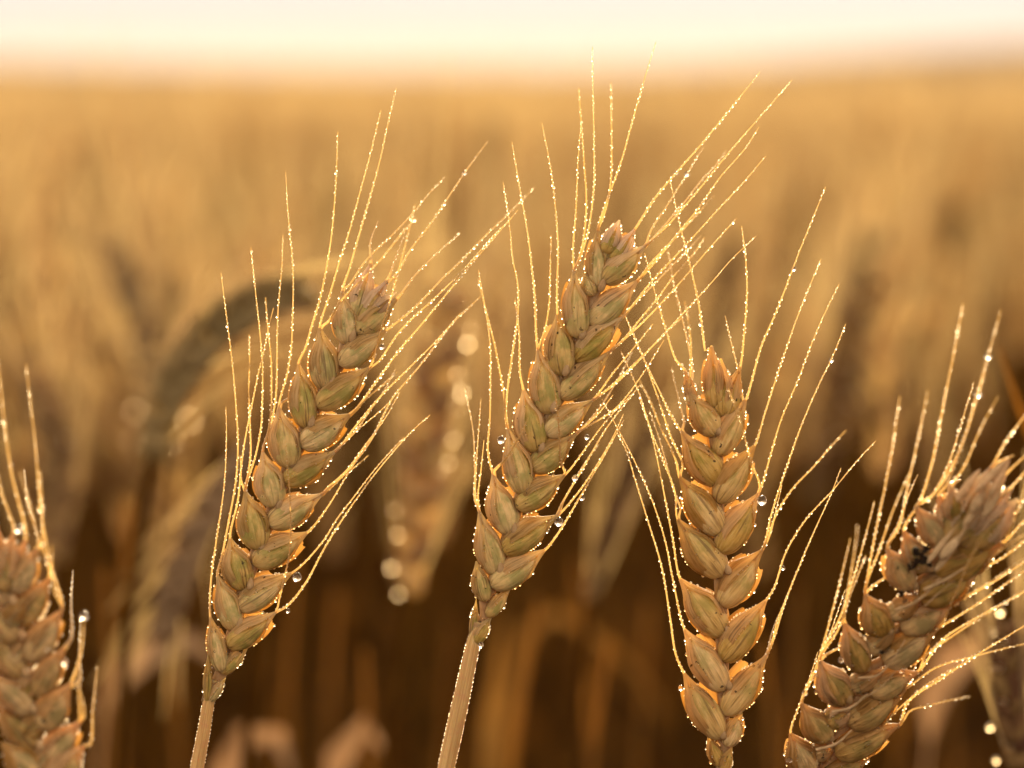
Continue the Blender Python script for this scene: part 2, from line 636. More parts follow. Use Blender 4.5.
def scatter(points):
    VV, FF, MM = [], [], []
    off = 0
    for (x, y) in points:
        V, F, Mi = TEMPL[random.randrange(len(TEMPL))]
        a = random.uniform(0, 6.283)
        s = random.uniform(.93, 1.03)
        if y < 1.25: s *= .97
        ca, sa = math.cos(a) * s, math.sin(a) * s
        lx, ly = random.gauss(.03, .06), random.gauss(0, .06)
        P = np.empty_like(V)
        P[:, 0] = V[:, 0] * ca - V[:, 1] * sa + lx * V[:, 2] + x
        P[:, 1] = V[:, 0] * sa + V[:, 1] * ca + ly * V[:, 2] + y
        P[:, 2] = V[:, 2] * s
        VV.append(P)
        FF.append(F + off)
        MM.append(np.minimum(Mi, 3))
        off += len(V)
    return np.concatenate(VV), np.concatenate(FF), np.concatenate(MM)


# thin golden morning haze lying over the field
mb = MB()
x0, x1, y0, y1, z0, z1 = -640, 640, -60, 720, -9.0, 6.5
mb.v = [(x, y, z) for z in (z0, z1) for x, y in ((x0, y0), (x1, y0), (x1, y1), (x0, y1))]
mb.f = [(3, 2, 1, 0), (4, 5, 6, 7), (0, 1, 5, 4), (1, 2, 6, 5), (2, 3, 7, 6), (3, 0, 4, 7)]
t = NT('haze')
pv = t.n('ShaderNodeVolumePrincipled')
pv.inputs['Color'].default_value = (1.0, .93, .82, 1)
pv.inputs['Density'].default_value = 0.0005
pv.inputs['Anisotropy'].default_value = 0.25
t.l(pv.outputs[0], t.out.inputs['Volume'])
tag(mb.build('haze', t.m, smooth=False), kind='stuff')

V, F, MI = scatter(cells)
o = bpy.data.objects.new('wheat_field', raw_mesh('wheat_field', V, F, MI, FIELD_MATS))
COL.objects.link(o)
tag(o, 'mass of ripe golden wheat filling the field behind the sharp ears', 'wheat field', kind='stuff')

# farther off only the tops of the crop are seen: upright blades and awns out to the skyline
VV, MI2 = [], []
bl = 0
for (y0, y1, n, wd, hh) in ((9.5, 22, 26000, .004, .24), (22, 60, 22000, .016, .26), (60, 160, 16000, .07, .30), (160, 395, 15000, .22, .34)):
    yy = RNG.uniform(y0, y1, n)
    xx = RNG.uniform(-1, 1, n) * (.23 * yy + 1.0)
    zt = np.array([ground_z(a, b_) for a, b_ in zip(xx, yy)])
    top = zt + .80 + RNG.normal(0, .022, n)
    ang = RNG.uniform(-.9, .9, n)
    dx, dy = np.cos(ang) * wd, np.sin(ang) * wd
    lx = RNG.normal(.02, .05, n)
    q = np.stack([np.stack([xx - dx, yy - dy, top - hh], 1), np.stack([xx + dx, yy + dy, top - hh], 1),
                  np.stack([xx + dx * .5 + lx, yy + dy * .5, top - .02], 1), np.stack([xx - dx * .3 + lx, yy - dy * .3, top], 1)], 1)
    VV.append(q.reshape(-1, 3))
    MI2.append(RNG.integers(0, 2, n))
V = np.concatenate(VV)
F = np.arange(len(V)).reshape(-1, 4)
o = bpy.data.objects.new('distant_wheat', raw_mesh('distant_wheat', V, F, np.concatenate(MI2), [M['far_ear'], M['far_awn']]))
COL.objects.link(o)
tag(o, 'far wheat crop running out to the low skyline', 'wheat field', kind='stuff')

# the nearest stalks of the field, one by one
PROTO = []
for k, (V, F, MI) in enumerate(TEMPL):
    parts = []
    for nm, mi in (('stem', 2), ('ear', 0), ('awns', 1), ('leaf', 3), ('leaf', 4), ('leaf', 5)):
        sel = F[MI == mi]
        if not len(sel): continue
        idx = np.unique(sel)
        mp = np.full(len(V), -1)
        mp[idx] = np.arange(len(idx))
        parts.append((nm, raw_mesh(nm, V[idx], mp[sel], np.zeros(len(sel)), [FIELD_MATS[min(mi, 3)]])))
    PROTO.append(parts)


def field_stalk(loc, rz, scale, lean, proto, label, group=None, mats=None):
    root = thing('wheat_stalk', loc, label, 'wheat stalk', group)
    root.rotation_euler = (lean[1], lean[0], rz)
    root.scale = (scale,) * 3
    ear = None
    for nm, me in proto:
        c = bpy.data.objects.new(nm, me)
        COL.objects.link(c)
        c.parent = root if nm != 'awns' else ear
        if nm == 'ear': ear = c
    return root


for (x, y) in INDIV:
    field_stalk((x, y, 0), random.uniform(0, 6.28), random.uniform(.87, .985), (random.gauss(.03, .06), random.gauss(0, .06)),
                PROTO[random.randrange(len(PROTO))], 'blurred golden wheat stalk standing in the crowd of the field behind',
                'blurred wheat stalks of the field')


# ------------------------------------------------------------------ ears close by, built husk by husk
def frame_of(B, T):
    u = (T - B)
    L = u.length
    u.normalize()
    mid = (B + T) / 2
    n = (CAM - mid).normalized()
    n = (n - u * n.dot(u)).normalized()
    return u, n, L


def pear(t, peak=.40, p=1.0):
    """0 at both ends, widest at peak."""
    k = math.log(.5) / math.log(peak)
    return math.sin(math.pi * min(max(t, 0), 1) ** k) ** p


def make_husk(B, T, s, w, rng, open_lo, open_hi, mb, flare=.08, depth=.85, nt=24, nphi=44, tail=.028):
    """A thin hull wrapped round the floret: open towards the viewer low down, closing into a beak at its tip."""
    u, n, L = frame_of(B, T)
    s = (s - u * s.dot(u) - n * s.dot(n)).normalized()
    rows, lips, outer = [], [], []
    wob = [rng.uniform(-1, 1) for _ in range(8)]
    bend = rng.uniform(-.03, .03) * L
    for i in range(nt):
        q = i / (nt - 1)
        r = w * .5 * (pear(q * .97, .40, .8) * (1 - sstep(.55, 1.0, q) * .45) + tail * sstep(.5, 1, q) + .10 * (1 - sstep(0, .18, q)))
        cl = 1 - sstep(.50, .93, q)
        cl *= 1.12 - .12 * sstep(0, .3, q)
        lo = R(open_lo) * cl + R(-4) * (1 - cl)
        hi = R(open_hi) * cl + R(4) * (1 - cl)
        lo += .06 * math.sin(q * 9 + wob[0] * 3)
        hi += .06 * math.sin(q * 8 + wob[1] * 3)
        if hi - lo < .02: hi = lo + .02
        row = []
        for j in range(nphi):
            e = j / (nphi - 1)
            phi = hi + (2 * math.pi - (hi - lo)) * e
            edge = max(0, 1 - min(e, 1 - e) * 9)
            rr = r * (1 + flare * edge + .020 * math.cos(13 * phi + wob[2] + .6 * math.sin(5 * q)) + .012 * math.cos(5 * phi + 11 * q + wob[4]) + .018 * math.sin(4 * phi + 7 * q + wob[3] * 3) + .05 * max(0, math.cos(phi - 1.2)) ** 8)
            p = B + u * (L * q) + s * (math.sin(phi) * rr + bend * math.sin(math.pi * q)) + n * (math.cos(phi) * rr * depth)
            row.append(p)
        rows.append(row)
        if 3 < i < nt - 3:
            lips += [row[0], row[-1]]
            outer.append(row[min(range(nphi), key=lambda j: -(row[j] - B).dot(s))])
            outer.append(row[min(range(nphi), key=lambda j: (row[j] - B).dot(s))])
    mb.grid(rows)
    return lips, outer


def make_floret(B, T, s, w, rng, mb, off=0.0, depth=.85, q1=.86, nt=18, nphi=20):
    u, n, L = frame_of(B, T)
    s = (s - u * s.dot(u) - n * s.dot(n)).normalized()
    rows = []
    gphi = rng.uniform(-.5, .3)
    ph = rng.uniform(0, 6)
    for i in range(nt):
        q = i / (nt - 1)
        r = w * .5 * max(pear(q, .38, .66), .03)
        row = []
        for j in range(nphi):
            phi = 2 * math.pi * j / nphi
            dd = abs((phi - gphi + math.pi) % (2 * math.pi) - math.pi)
            rr = r * (1 - .12 * math.exp(-(dd / .16) ** 2) + .02 * math.cos(6 * phi + ph) + .03 * math.sin(3 * phi + 5 * q + ph))
            row.append(B + u * (L * q1 * q) + s * (math.sin(phi) * rr + off * w) + n * (math.cos(phi) * rr * depth))
        rows.append(row)
    mb.grid(rows, True)
    return rows


def make_bract(B, T, s, w, rng, mb, back, swing, nt=14, nphi=12, torn=True):
    """A papery scale behind the floret, a shallow trough with a ragged tip that the low sun shines through."""
    u, n, L = frame_of(B, T)
    s = (s - u * s.dot(u) - n * s.dot(n)).normalized()
    u2 = (u + s * swing).normalized()
    s2 = (s - u2 * s.dot(u2)).normalized()
    rows = []
    jag = [rng.uniform(-.02, .02) if torn else 0 for _ in range(nphi)]
    span = rng.uniform(1.2, 1.45)
    for i in range(nt):
        q = i / (nt - 1)
        r = w * .5 * (pear(q * .93, .45, .7))
        row = []
        for j in range(nphi):
            e = j / (nphi - 1)
            phi = -span + 2 * span * e
            k = 1 + jag[j] * sstep(.6, 1, q)
            rr = r * (1 + .03 * math.cos(8 * phi))
            row.append(B - n * back + u2 * (L * q * k) + s2 * (math.sin(phi) * rr) + n * ((math.cos(phi) - .6) * rr * .8))
        rows.append(row)
    mb.grid(rows)
    return [rows[i][j] for i in range(4, nt) for j in (0, nphi - 1)]


def wheat_plant(name, label, depth, spikelets, awns, stem, gold=False, rng=None, drift=None, bead=1.0, collar=None, stem_w=(13, 15), tilt=0.0, worn_dim=False):
    """depth: metres along the view at the ear's middle; tilt: how much nearer the ear gets per photo pixel upwards."""
    rng = rng or random.Random(1)
    d0, ymid = depth, sum(s[2] for s in spikelets) / len(spikelets)
    px = K * depth

    def P(x, y, dd=0.0):
        return at(x, y, d0 - tilt * (ymid - y) + dd)
    # stem: down from the foot of the ear to the soil
    sp = [P(*q) for q in stem]
    d = (sp[-1] - sp[0]).normalized()
    g = sp[-1]
    hgt = g.z
    foot = Vector((g.x + d.x / max(-d.z, .3) * hgt * .35, g.y + .02, 0))
    path = smooth_path(sp, 26)
    tg = (path[-1] - path[-2]).normalized()
    c1 = g + tg * hgt * .3
    path += [g * (1 - q) ** 2 + c1 * 2 * q * (1 - q) + foot * q * q for q in [k / 24 for k in range(1, 25)]]
    root = thing(name, foot, label, 'wheat ear')
    mb = MB()
    acc = 0
    rad = []
    for i, p_ in enumerate(path):
        if i: acc += (p_ - path[i - 1]).length
        rad.append((stem_w[0] * (.6 + .4 * min(acc / .004, 1)) + (stem_w[1] - stem_w[0]) * min(acc / .02, 1)) * .5 * px * (1 + .15 * math.exp(-((acc - .22) / .006) ** 2)))
    mb.tube(path, rad, 16)
    mb.build('stem', M['stem'], root, foot)
    beads = []
    acc = 0
    for i in range(1, len(path)):
        a, b_ = path[i - 1], path[i]
        acc += (b_ - a).length
        if acc > .035: break
        t_ = (b_ - a).normalized()
        sd_ = t_.cross((CAM - a).normalized())
        for sg in (-1, 1):
            for _ in range(int((b_ - a).length / .0009) + 1):
                beads.append((a.lerp(b_, rng.random()) + sd_ * sg * rad[i] * 1.0, rng.uniform(.00011, .0002)))
    # the zig-zag rachis between the two rows
    ordered = sorted(spikelets, key=lambda s_: -s_[2])
    rp = [P(*stem[0])] + [P(s_[1], s_[2], .0012) for s_ in ordered if s_[0] in 'LR']
    mb = MB()
    mb.tube(rp, [.0013] * len(rp), 8)
    for s_ in ordered:
        if s_[0] == 'L' and s_[5] > 20:
            c = P(s_[1] + rng.uniform(2, 6), s_[2] - rng.uniform(1, 5), -.0016)
            u_ = (P(s_[3], s_[4]) - P(s_[1], s_[2])).normalized()
            make_floret(c - u_ * .0014, c + u_ * .0017 + Vector((.0009, 0, 0)), RIGHT, .0016, rng, mb, nt=9, nphi=12, q1=1)
    mb.build('rachis', M['rachis'], root, foot)
    hm, fm = (M['husk_brown'], M['floret_brown']) if worn_dim else (M['husk_gold'], M['floret_gold']) if gold else (M['husk'], M['floret'])
    jit = 4.5 if worn_dim else 1.5
    objs = []
    for (side, bx, by, tx, ty, wpx) in spikelets:
        dep = rng.uniform(-.0008, .0008)
        B, T = P(bx, by, dep), P(tx + rng.uniform(-jit, jit), ty + rng.uniform(-jit, jit), dep + rng.uniform(-.001, .001))
        wd = wpx * px * (rng.uniform(.82, 1.08) if worn_dim else rng.uniform(.96, 1.09))
        B = B - (T - B) * (.05 if wpx > 18 else 0)
        ax = T - B
        perp = ax.cross((CAM - B)).normalized()          # to the right of the axis as seen
        left = -perp
        if side == 'L':
            s_ = left
            lo, hi = -rng.uniform(34, 52), rng.uniform(14, 28)
        elif side == 'R':
            s_ = left
            lo, hi = -rng.uniform(84, 104), rng.uniform(0, 12)
        elif side == 'A':
            s_ = left
            lo, hi = -rng.uniform(8, 16), rng.uniform(8, 14)
        else:
            s_ = perp
            lo, hi = -30, 30
        mb = MB()
        lips, outer = make_husk(B, T, s_, wd, rng, lo, hi, mb)
        ho = mb.build('spikelet', M['husk_pale'] if side == 'A' and ((worn_dim and bx > 900 and by < 560) or not (gold or worn_dim)) else hm, root, foot)
        objs.append((ho, T, B, ax.normalized()))
        mb = MB()
        sh = -.06 if side == 'R' else (-.03 if side == 'L' else 0)
        make_floret(B - ax * .01 + (CAM - B).normalized() * wd * .07, T, s_, wd * .92, rng, mb, sh, q1=.84 if side != 'A' else .7)
        mb.build('floret', fm, ho, foot)
        if wpx > 15:
            for q in range(2 if side in 'LR' and not worn_dim else 1):
                mb = MB()
                sw = (-.10 if side == 'R' else .08) * (1 if q == 0 else -2.2) + rng.uniform(-.05, .05)
                edge = make_bract(B, B + ax * rng.uniform(.70, .86), s_, wd * .96, rng, mb, wd * (.26 + .34 * q), sw)
                mb.build('bract', M['bract'], ho, foot)
                for e in edge:
                    if rng.random() < .16: beads.append((e + (CAM - e).normalized() * .0001, rng.uniform(.00012, .00030) * bead))
        for e in lips:
            if rng.random() < .10: beads.append((e + (CAM - e).normalized() * .00015, rng.uniform(.00010, .00024) * bead))
        for e in outer:
            if rng.random() < .36: beads.append((e, rng.uniform(.00013, .00036) * bead))
    extra = []
    for (side, bx, by, tx, ty, wpx) in spikelets:
        if side == 'A' or wpx < 20 or rng.random() < .35: continue
        cand = [a for a in awns if math.hypot(a[-2 if isinstance(a[-1], float) else -1][0] - tx, a[-2 if isinstance(a[-1], float) else -1][1] - ty) < 90]
        if not cand: continue
        a = [q for q in rng.choice(cand) if not isinstance(q, float)]
        k, kx = rng.uniform(.45, .85), rng.uniform(-.10, .10)
        x0, y0 = a[-1]
        extra.append([(tx + (x - x0) * k + kx * (y - y0) * k, ty + (y - y0) * k) for x, y in a] + [rng.choice((-1, 1)) * rng.uniform(.012, .03)])
    for aw in list(awns) + extra:
        pts = list(aw)
        dd = 0
        if isinstance(pts[-1], float): dd = pts.pop()
        bx, by = pts[-1]
        pts = pts[::-1]
        Q0 = P(bx, by)
        ho, T, B, ax = min(objs, key=lambda o_: (o_[1] - Q0).length)
        if dd == 0: dd = rng.uniform(-.009, .009)
        n_ = len(pts)
        tot = 0
        cum = [0]
        for a, b_ in zip(pts, pts[1:]):
            tot += math.hypot(b_[0] - a[0], b_[1] - a[1])
            cum.append(tot)
        W = [P(x, y, dd * (c / max(tot, 1)) ** 1.2) for (x, y), c in zip(pts, cum)]
        if (W[0] - T).length > .0035: W = [T - ax * .004, T] + W
        else: W = [T - ax * .004, T] + W[1:]
        N = max(12, int(tot / 5))
        path = smooth_path(W, N)
        mb = MB()
        r0 = rng.uniform(.00022, .00028)
        mb.channel(path, [r0 * (1 - .72 * (i / (N - 1)) ** .9 + 2.0 * math.exp(-(tot / N * i / 9.0) ** 1.3)) for i in range(N)], (CAM - W[0]).normalized())
        mb.build('awn', M['awn'], ho, foot)
        nb = int(tot / rng.uniform(2.1, 2.9))
        ph = rng.random() * 9
        for k in range(nb):
            q = (k + rng.uniform(-.3, .3)) / nb
            q = min(max(q, .02), .985)
            i = min(int(q * (N - 1)), N - 2)
            c = path[i].lerp(path[i + 1], q * (N - 1) - i)
            t_ = (path[i + 1] - path[i]).normalized()
            sd_ = t_.cross((CAM - c).normalized()).normalized()
            rr = r0 * (1 - .72 * q)
            dens = .5 + .5 * math.sin(q * 14 + ph)
            if math.sin(q * 37 + ph * 3) + rng.uniform(-.6, .6) < -1.0: continue
            b_r = rng.uniform(.00008, .00018) * (1.1 - .35 * q) * (.75 + .5 * dens) * bead
            if rng.random() < .035: b_r *= 1.8
            beads.append((c + sd_ * (1 if k % 2 else -1) * rr * rng.uniform(.6, 1.1) + (CAM - c).normalized() * rng.uniform(-.0002, .0003), b_r))
    mb = MB()
    for c, r_ in beads: mb.ico(c, r_, ICO1)
    tag(mb.build('dew', M['dew'], root, foot), kind='stuff')
    return root, P, foot


# ---- ear leaning right, left of centre
E1 = [('L', 346, 342, 343, 291, 25), ('L', 325, 387, 321, 329, 29), ('L', 305, 425, 299, 364, 30), ('L', 288, 465, 279, 408, 30),
      ('L', 273, 505, 264, 452, 31), ('L', 257, 547, 245, 492, 32), ('L', 243, 588, 230, 538, 29), ('L', 234, 628, 218, 577, 26), ('L', 221, 672, 209, 617, 18),
      ('R', 356, 331, 397, 299, 28), ('R', 341, 362, 387, 331, 27), ('R', 319, 404, 371, 368, 28), ('R', 302, 443, 351, 413, 29), ('R', 285, 480, 334, 452, 28),
      ('R', 270, 522, 322, 494, 28), ('R', 255, 561, 306, 532, 29), ('R', 240, 606, 293, 572, 28), ('R', 229, 644, 277, 611, 26), ('R', 221, 673, 249, 645, 15),
      ('A', 355, 318, 372, 262, 24), ('A', 360, 320, 388, 281, 21), ('A', 366, 318, 396, 293, 20), ('L', 207, 702, 210, 652, 9), ('R', 208, 702, 225, 678, 11)]
A1 = [[(226, 407), (226.5, 440), (224, 487), (216, 543), (211, 580), (209, 617)],
      [(221, 273), (227, 320), (233, 369), (236, 406), (238, 442), (236, 480), (229, 520), (222, 556), (219, 576)],
      [(273.5, 308), (268, 330), (264, 351), (258.6, 372), (253, 400), (247, 429), (242, 460), (238, 500), (231, 536)],
      [(251, 247), (256, 296), (260, 333), (262.5, 364), (262.5, 395), (261, 427), (255, 458), (247, 490)],
      [(240, 455), (241, 470), (241, 480), (245, 492)],
      [(283, 235), (282, 265), (278, 312), (277, 359), (276, 395), (271, 425), (265, 450)],
      [(285.7, 172), (288.5, 218), (293, 268), (292.5, 322), (291, 351), (287, 375), (280, 407)],
      [(338, 132), (335.5, 189), (331.5, 236), (326, 270), (320, 299), (312, 325), (305.5, 348), (300, 364)],
      [(381, 110), (368.6, 161), (358, 200), (348, 236), (340, 260), (330, 294), (321, 328)],
      [(396.5, 88), (388, 124), (378, 168.5), (368.6, 202), (358, 239), (349, 270), (343, 291)],
      [(378, 221), (370, 245), (371, 262), .012],
      [(404, 236), (397, 254), (389, 279), .012],
      [(488, 141), (464.5, 173), (431, 223), (409, 252), (392, 280), (388, 283), .025],
      [(460, 233), (431, 259), (411, 280), (396, 297), .022],
      [(535, 187), (507, 215), (481, 240), (461, 261), (444, 277), (413, 309), (388, 330), .03],
      [(512, 218), (495, 234), (465, 268), (439, 294), (400, 331), (379, 361), (371, 368)],
      [(518, 210), (475, 260), (443, 298), (421, 325), (402, 347), (381, 375), (363, 400), (351, 413)],
      [(460.6, 313), (436, 341), (408, 369), (379, 398), (355, 427), (334, 451)],
      [(392, 400), (372, 418), (350, 436), (334, 451)],
      [(480.6, 296.5), (454, 322), (418, 368), (392, 399), (371, 440), (346, 472), (322, 494), .02],
      [(400, 392), (384, 420), (366, 444), (346, 471), (327, 488), (321, 494)],
      [(371, 440), (349, 472), (327, 508), (306, 531)],
      [(404, 437), (376, 468), (353, 498), (337, 519), (324, 540), (302, 565), (293, 572)],
      [(430, 415), (410, 433), (388, 458), (365, 487), (340, 523), (324, 549), (305, 584), (287, 606), (277, 611)]]
r1, P1, f1 = wheat_plant('wheat_ear', 'sharp wheat ear leaning right at left of centre, long awns fanning to both sides', .60, E1, A1,
                         [(214, 680), (208, 706), (204, 730), (197, 768)], False, random.Random(3), stem_w=(11, 14))

# ---- ear leaning right, in the middle
E2 = [('L', 596, 288, 598, 229, 22), ('L', 593, 296, 585, 272, 15), ('L', 577, 335, 574, 271, 28), ('L', 561, 373, 556, 313, 29), ('L', 549, 412, 537, 349, 30),
      ('L', 536, 450, 523, 390, 30), ('L', 522, 491, 508, 429, 29), ('L', 509, 532, 493, 473, 29), ('L', 496, 573, 478, 511, 27), ('L', 485, 602, 475, 560, 17),
      ('A', 606, 254, 621, 221, 18), ('A', 612, 262, 634, 229, 18), ('A', 605, 262, 611, 226, 15),
      ('R', 604, 279, 644, 247, 27), ('R', 590, 323, 637, 281, 28), ('R', 576, 358, 622, 318, 28), ('R', 562, 395, 610, 353, 28), ('R', 547, 432, 592, 400, 28),
      ('R', 532, 467, 577, 433, 28), ('R', 518, 505, 565, 474, 28), ('R', 504, 549, 556, 516, 28), ('R', 493, 584, 545, 549, 27), ('R', 486, 616, 509, 589, 15),
      ('L', 472, 643, 477, 599, 9), ('R', 474, 643, 490, 617, 14)]
A2 = [[(478.5, 270), (484.5, 304), (490, 343), (490.5, 377), (490, 416), (488, 452), (493, 473)],
      [(481, 399), (478, 439), (475.6, 478), (476, 500), (478, 511)],
      [(484, 440), (481, 470), (478, 495), (478, 511)],
      [(503, 182), (509, 220), (513, 260), (518, 286), (517.6, 317), (512, 356), (507, 395), (506, 420), (508, 429)],
      [(515, 300), (519, 330), (520, 372), (523, 390)],
      [(512, 142), (518.6, 181), (528, 235), (531, 260), (535, 299), (536, 330), (537, 349)],
      [(542, 123), (551, 170), (555.6, 209), (558, 247), (557, 290), (556, 313)],
      [(581, 123), (578, 162), (576, 210), (573, 250), (574, 271)],
      [(592.4, 47), (593, 84), (594, 144), (594, 186), (588, 232), (580, 258), (574, 271)],
      [(656, 42), (646, 74), (632, 123), (620, 165), (605, 206), (598, 229)],
      [(760, 72), (731, 108), (701, 144.6), (676, 173), (655, 198), (634, 229)],
      [(704, 147), (696, 159), (687, 174), (666, 207), (650, 232), (644, 247), .02],
      [(792, 80), (752, 126), (726, 156), (696, 193), (666, 227), (644, 247)],
      [(759, 127), (744, 150), (721, 176), (700, 206), (679, 232), (655, 262), (637, 281)],
      [(766, 156), (741, 185), (713, 215), (684, 247), (652, 281), (622, 318)],
      [(737, 218), (715, 242), (676, 287), (642, 323), (610, 353)],
      [(756, 236), (731, 260), (712, 282), (676, 321), (647, 352), (616, 383), (592, 400)],
      [(653, 324), (637, 344), (613, 373), (592, 400)],
      [(664, 340), (642, 375), (616, 408), (590, 425), (577, 433)],
      [(613, 395), (598, 414), (577, 433)],
      [(634, 392), (606, 421), (588, 445), (565, 474)],
      [(623.5, 414), (613, 437), (595, 468), (577, 494), (556, 516)],
      [(640, 385), (606, 429), (582, 470), (564, 500), (556, 516)],
      [(624, 420), (600, 463), (577, 502), (559, 532), (545, 549)]]
r2, P2, f2 = wheat_plant('wheat_ear', 'tallest sharp wheat ear, leaning right in the middle, awns reaching past the skyline', .60, E2, A2,
                         [(479, 622), (473, 645), (461, 700), (446, 768)], False, random.Random(5), stem_w=(13, 17))

# ---- upright golden ear, right of the middle
E3 = [('A', 715, 405, 710.6, 345, 22), ('A', 722, 414, 722, 360, 22), ('A', 727, 414, 740, 368, 20), ('A', 693, 408, 685, 370, 13),
      ('L', 714, 434, 690, 393, 27), ('L', 718, 482, 683, 433, 31), ('L', 719, 532, 681, 478, 33), ('L', 720, 574, 679, 520, 33), ('L', 721, 634, 681, 578, 33),
      ('L', 722, 688, 683, 630, 33), ('L', 719, 736, 684, 674, 30), ('L', 722, 768, 709, 733, 16),
      ('R', 717, 452, 746, 398, 26), ('R', 718, 499, 754, 444, 29), ('R', 720, 549, 758, 494, 30), ('R', 721, 602, 761, 551, 31),
      ('R', 723, 657, 767, 601, 31), ('R', 725, 711, 765, 657, 30), ('R', 726, 744, 741, 714, 19), ('R', 722, 772, 732, 746, 12)]
A3 = [[(670, 180), (679, 221), (688, 257), (698, 300), (703, 334), (706, 352), (711, 345)],
      [(644.7, 253), (654, 289), (665, 326), (676, 360), (685, 371)],
      [(668, 250), (673, 279), (681, 313), (688, 344), (693, 375), (690, 392), .03],
      [(607, 274), (624, 313), (642, 355), (658, 388), (671, 415), (683, 433)],
      [(632, 330), (645, 362), (658, 398), (671, 437), (683, 466), (681, 478)],
      [(621, 351), (638, 390), (652, 433), (662, 458), (675, 492), (681, 520)],
      [(640, 400), (650, 429), (657, 458), (665, 498), (673, 540), (681, 577)],
      [(602, 399), (619, 431), (635, 462), (652, 500), (665, 540), (673, 580), (683, 630)],
      [(617, 432), (626, 450), (635, 479), (648, 521), (662, 568), (670, 617), (676, 655), (684, 674)],
      [(741.7, 226), (745.6, 258), (747, 292), (744, 336), (741, 368)],
      [(825.6, 187), (800, 250), (777, 310), (761, 347), (752, 380), (747, 398)],
      [(821, 259), (800, 310), (785, 352), (765, 413), (754, 444)],
      [(839, 284), (818, 328), (798, 380), (781, 420), (770, 457), (758, 494)],
      [(845.6, 324), (831, 360), (821, 380), (802, 424), (786, 469), (772, 512), (761, 551)],
      [(782, 485), (776, 510), (770, 535), (761, 551)],
      [(875.7, 441), (856, 462), (833, 490), (807, 518), (786, 552), (774, 588), (767, 601)],
      [(841, 468), (830.7, 495), (817, 525), (801, 562), (784, 605), (774, 638), (765, 657)],
      [(790, 590), (778, 618), (771, 645), (765, 657)]]
r3, P3, f3 = wheat_plant('wheat_ear', 'upright sharp golden wheat ear right of the middle, its awns curving outward at the sides', .598, E3, A3,
                         [(722, 764), (724, 800), (727, 850)], True, random.Random(8), stem_w=(11, 14), bead=1.1)

# ---- bent weathered ear at the right
E4 = [('L', 808, 772, 789, 730, 32), ('L', 826, 740, 803, 699, 32), ('L', 844, 702, 823, 660, 33), ('L', 862, 670, 842, 626, 33), ('L', 883, 634, 864, 594, 33),
      ('L', 908, 588, 889, 552, 32), ('L', 924, 570, 905, 535, 30), ('L', 942, 545, 920, 508, 30), ('L', 954, 536, 937, 494, 28), ('L', 958, 520, 950, 485, 26),
      ('A', 808, 756, 838, 742, 24), ('A', 826, 722, 856, 706, 24), ('A', 850, 688, 882, 668, 25), ('A', 868, 650, 898, 628, 25), ('A', 890, 616, 920, 592, 26),
      ('R', 838, 752, 895, 722, 34), ('R', 850, 722, 905, 690, 34), ('R', 870, 690, 918, 668, 36), ('R', 885, 660, 940, 632, 36), ('R', 902, 626, 958, 600, 36),
      ('R', 922, 596, 984, 568, 36), ('R', 938, 572, 1002, 542, 36), ('R', 825, 778, 868, 750, 30),
      ('A', 950, 540, 988, 465, 34), ('A', 958, 542, 1006, 470, 34), ('A', 964, 546, 1012, 487, 34), ('A', 962, 556, 1006, 512, 32), ('A', 975, 545, 1016, 500, 30)]
A4 = [[(850.6, 538), (835, 601), (817, 664), (804, 698)], [(874.6, 501), (860, 556), (841, 615), (826, 656)],
      [(866, 555), (852, 590), (838, 630), (824, 660)],
      [(900, 396), (893, 443), (885, 487), (877, 525), (868, 574), (864, 594)],
      [(910, 472), (894, 508), (880, 548), (866, 590)], [(928, 390), (919, 435), (909, 480), (899, 527), (889, 555)],
      [(963, 304), (954, 352), (944, 401), (931, 467), (920, 501), (905, 533)],
      [(1001, 310), (988, 356), (977, 395), (964, 438), (954, 462), (934, 494), (920, 508)],
      [(985, 372), (971, 420), (957, 459), (945, 487), (937, 494)],
      [(998, 396), (980, 430), (964, 467), (951, 486)],
      [(1060, 372), (1024, 417), (1006, 441), (989, 464)], [(1014, 455), (998, 462), (990, 466)],
      [(1056, 430), (1024, 457), (1007, 470)], [(1060, 432), (1024, 473), (1002, 498), (1012, 490)],
      [(1075, 470), (1024, 500), (1008, 512)], [(1075, 490), (1024, 521), (1004, 541)],
      [(1080, 505), (1024, 541), (1004, 557), (986, 568)], [(1080, 525), (1024, 562), (992, 583), (960, 600)],
      [(1075, 538), (1024, 571), (974, 606), (942, 631)], [(1080, 560), (1024, 592), (983, 614), (942, 640), (919, 667)],
      [(1060, 638), (1024, 644), (975, 656), (937, 667), (906, 689)],
      [(1070, 598), (1024, 626), (975, 656), (942, 678), (907, 703), (896, 721)], [(960, 664), (920, 690), (880, 730), (868, 750)]]
r4, P4, f4 = wheat_plant('wheat_ear', 'weathered wheat ear with black mould spots and a woolly tip, leaning in from the right', .582, E4, A4,
                         [(800, 790), (770, 850), (740, 930)], True, random.Random(12), stem_w=(13, 16), tilt=.00009, bead=1.25, worn_dim=True)

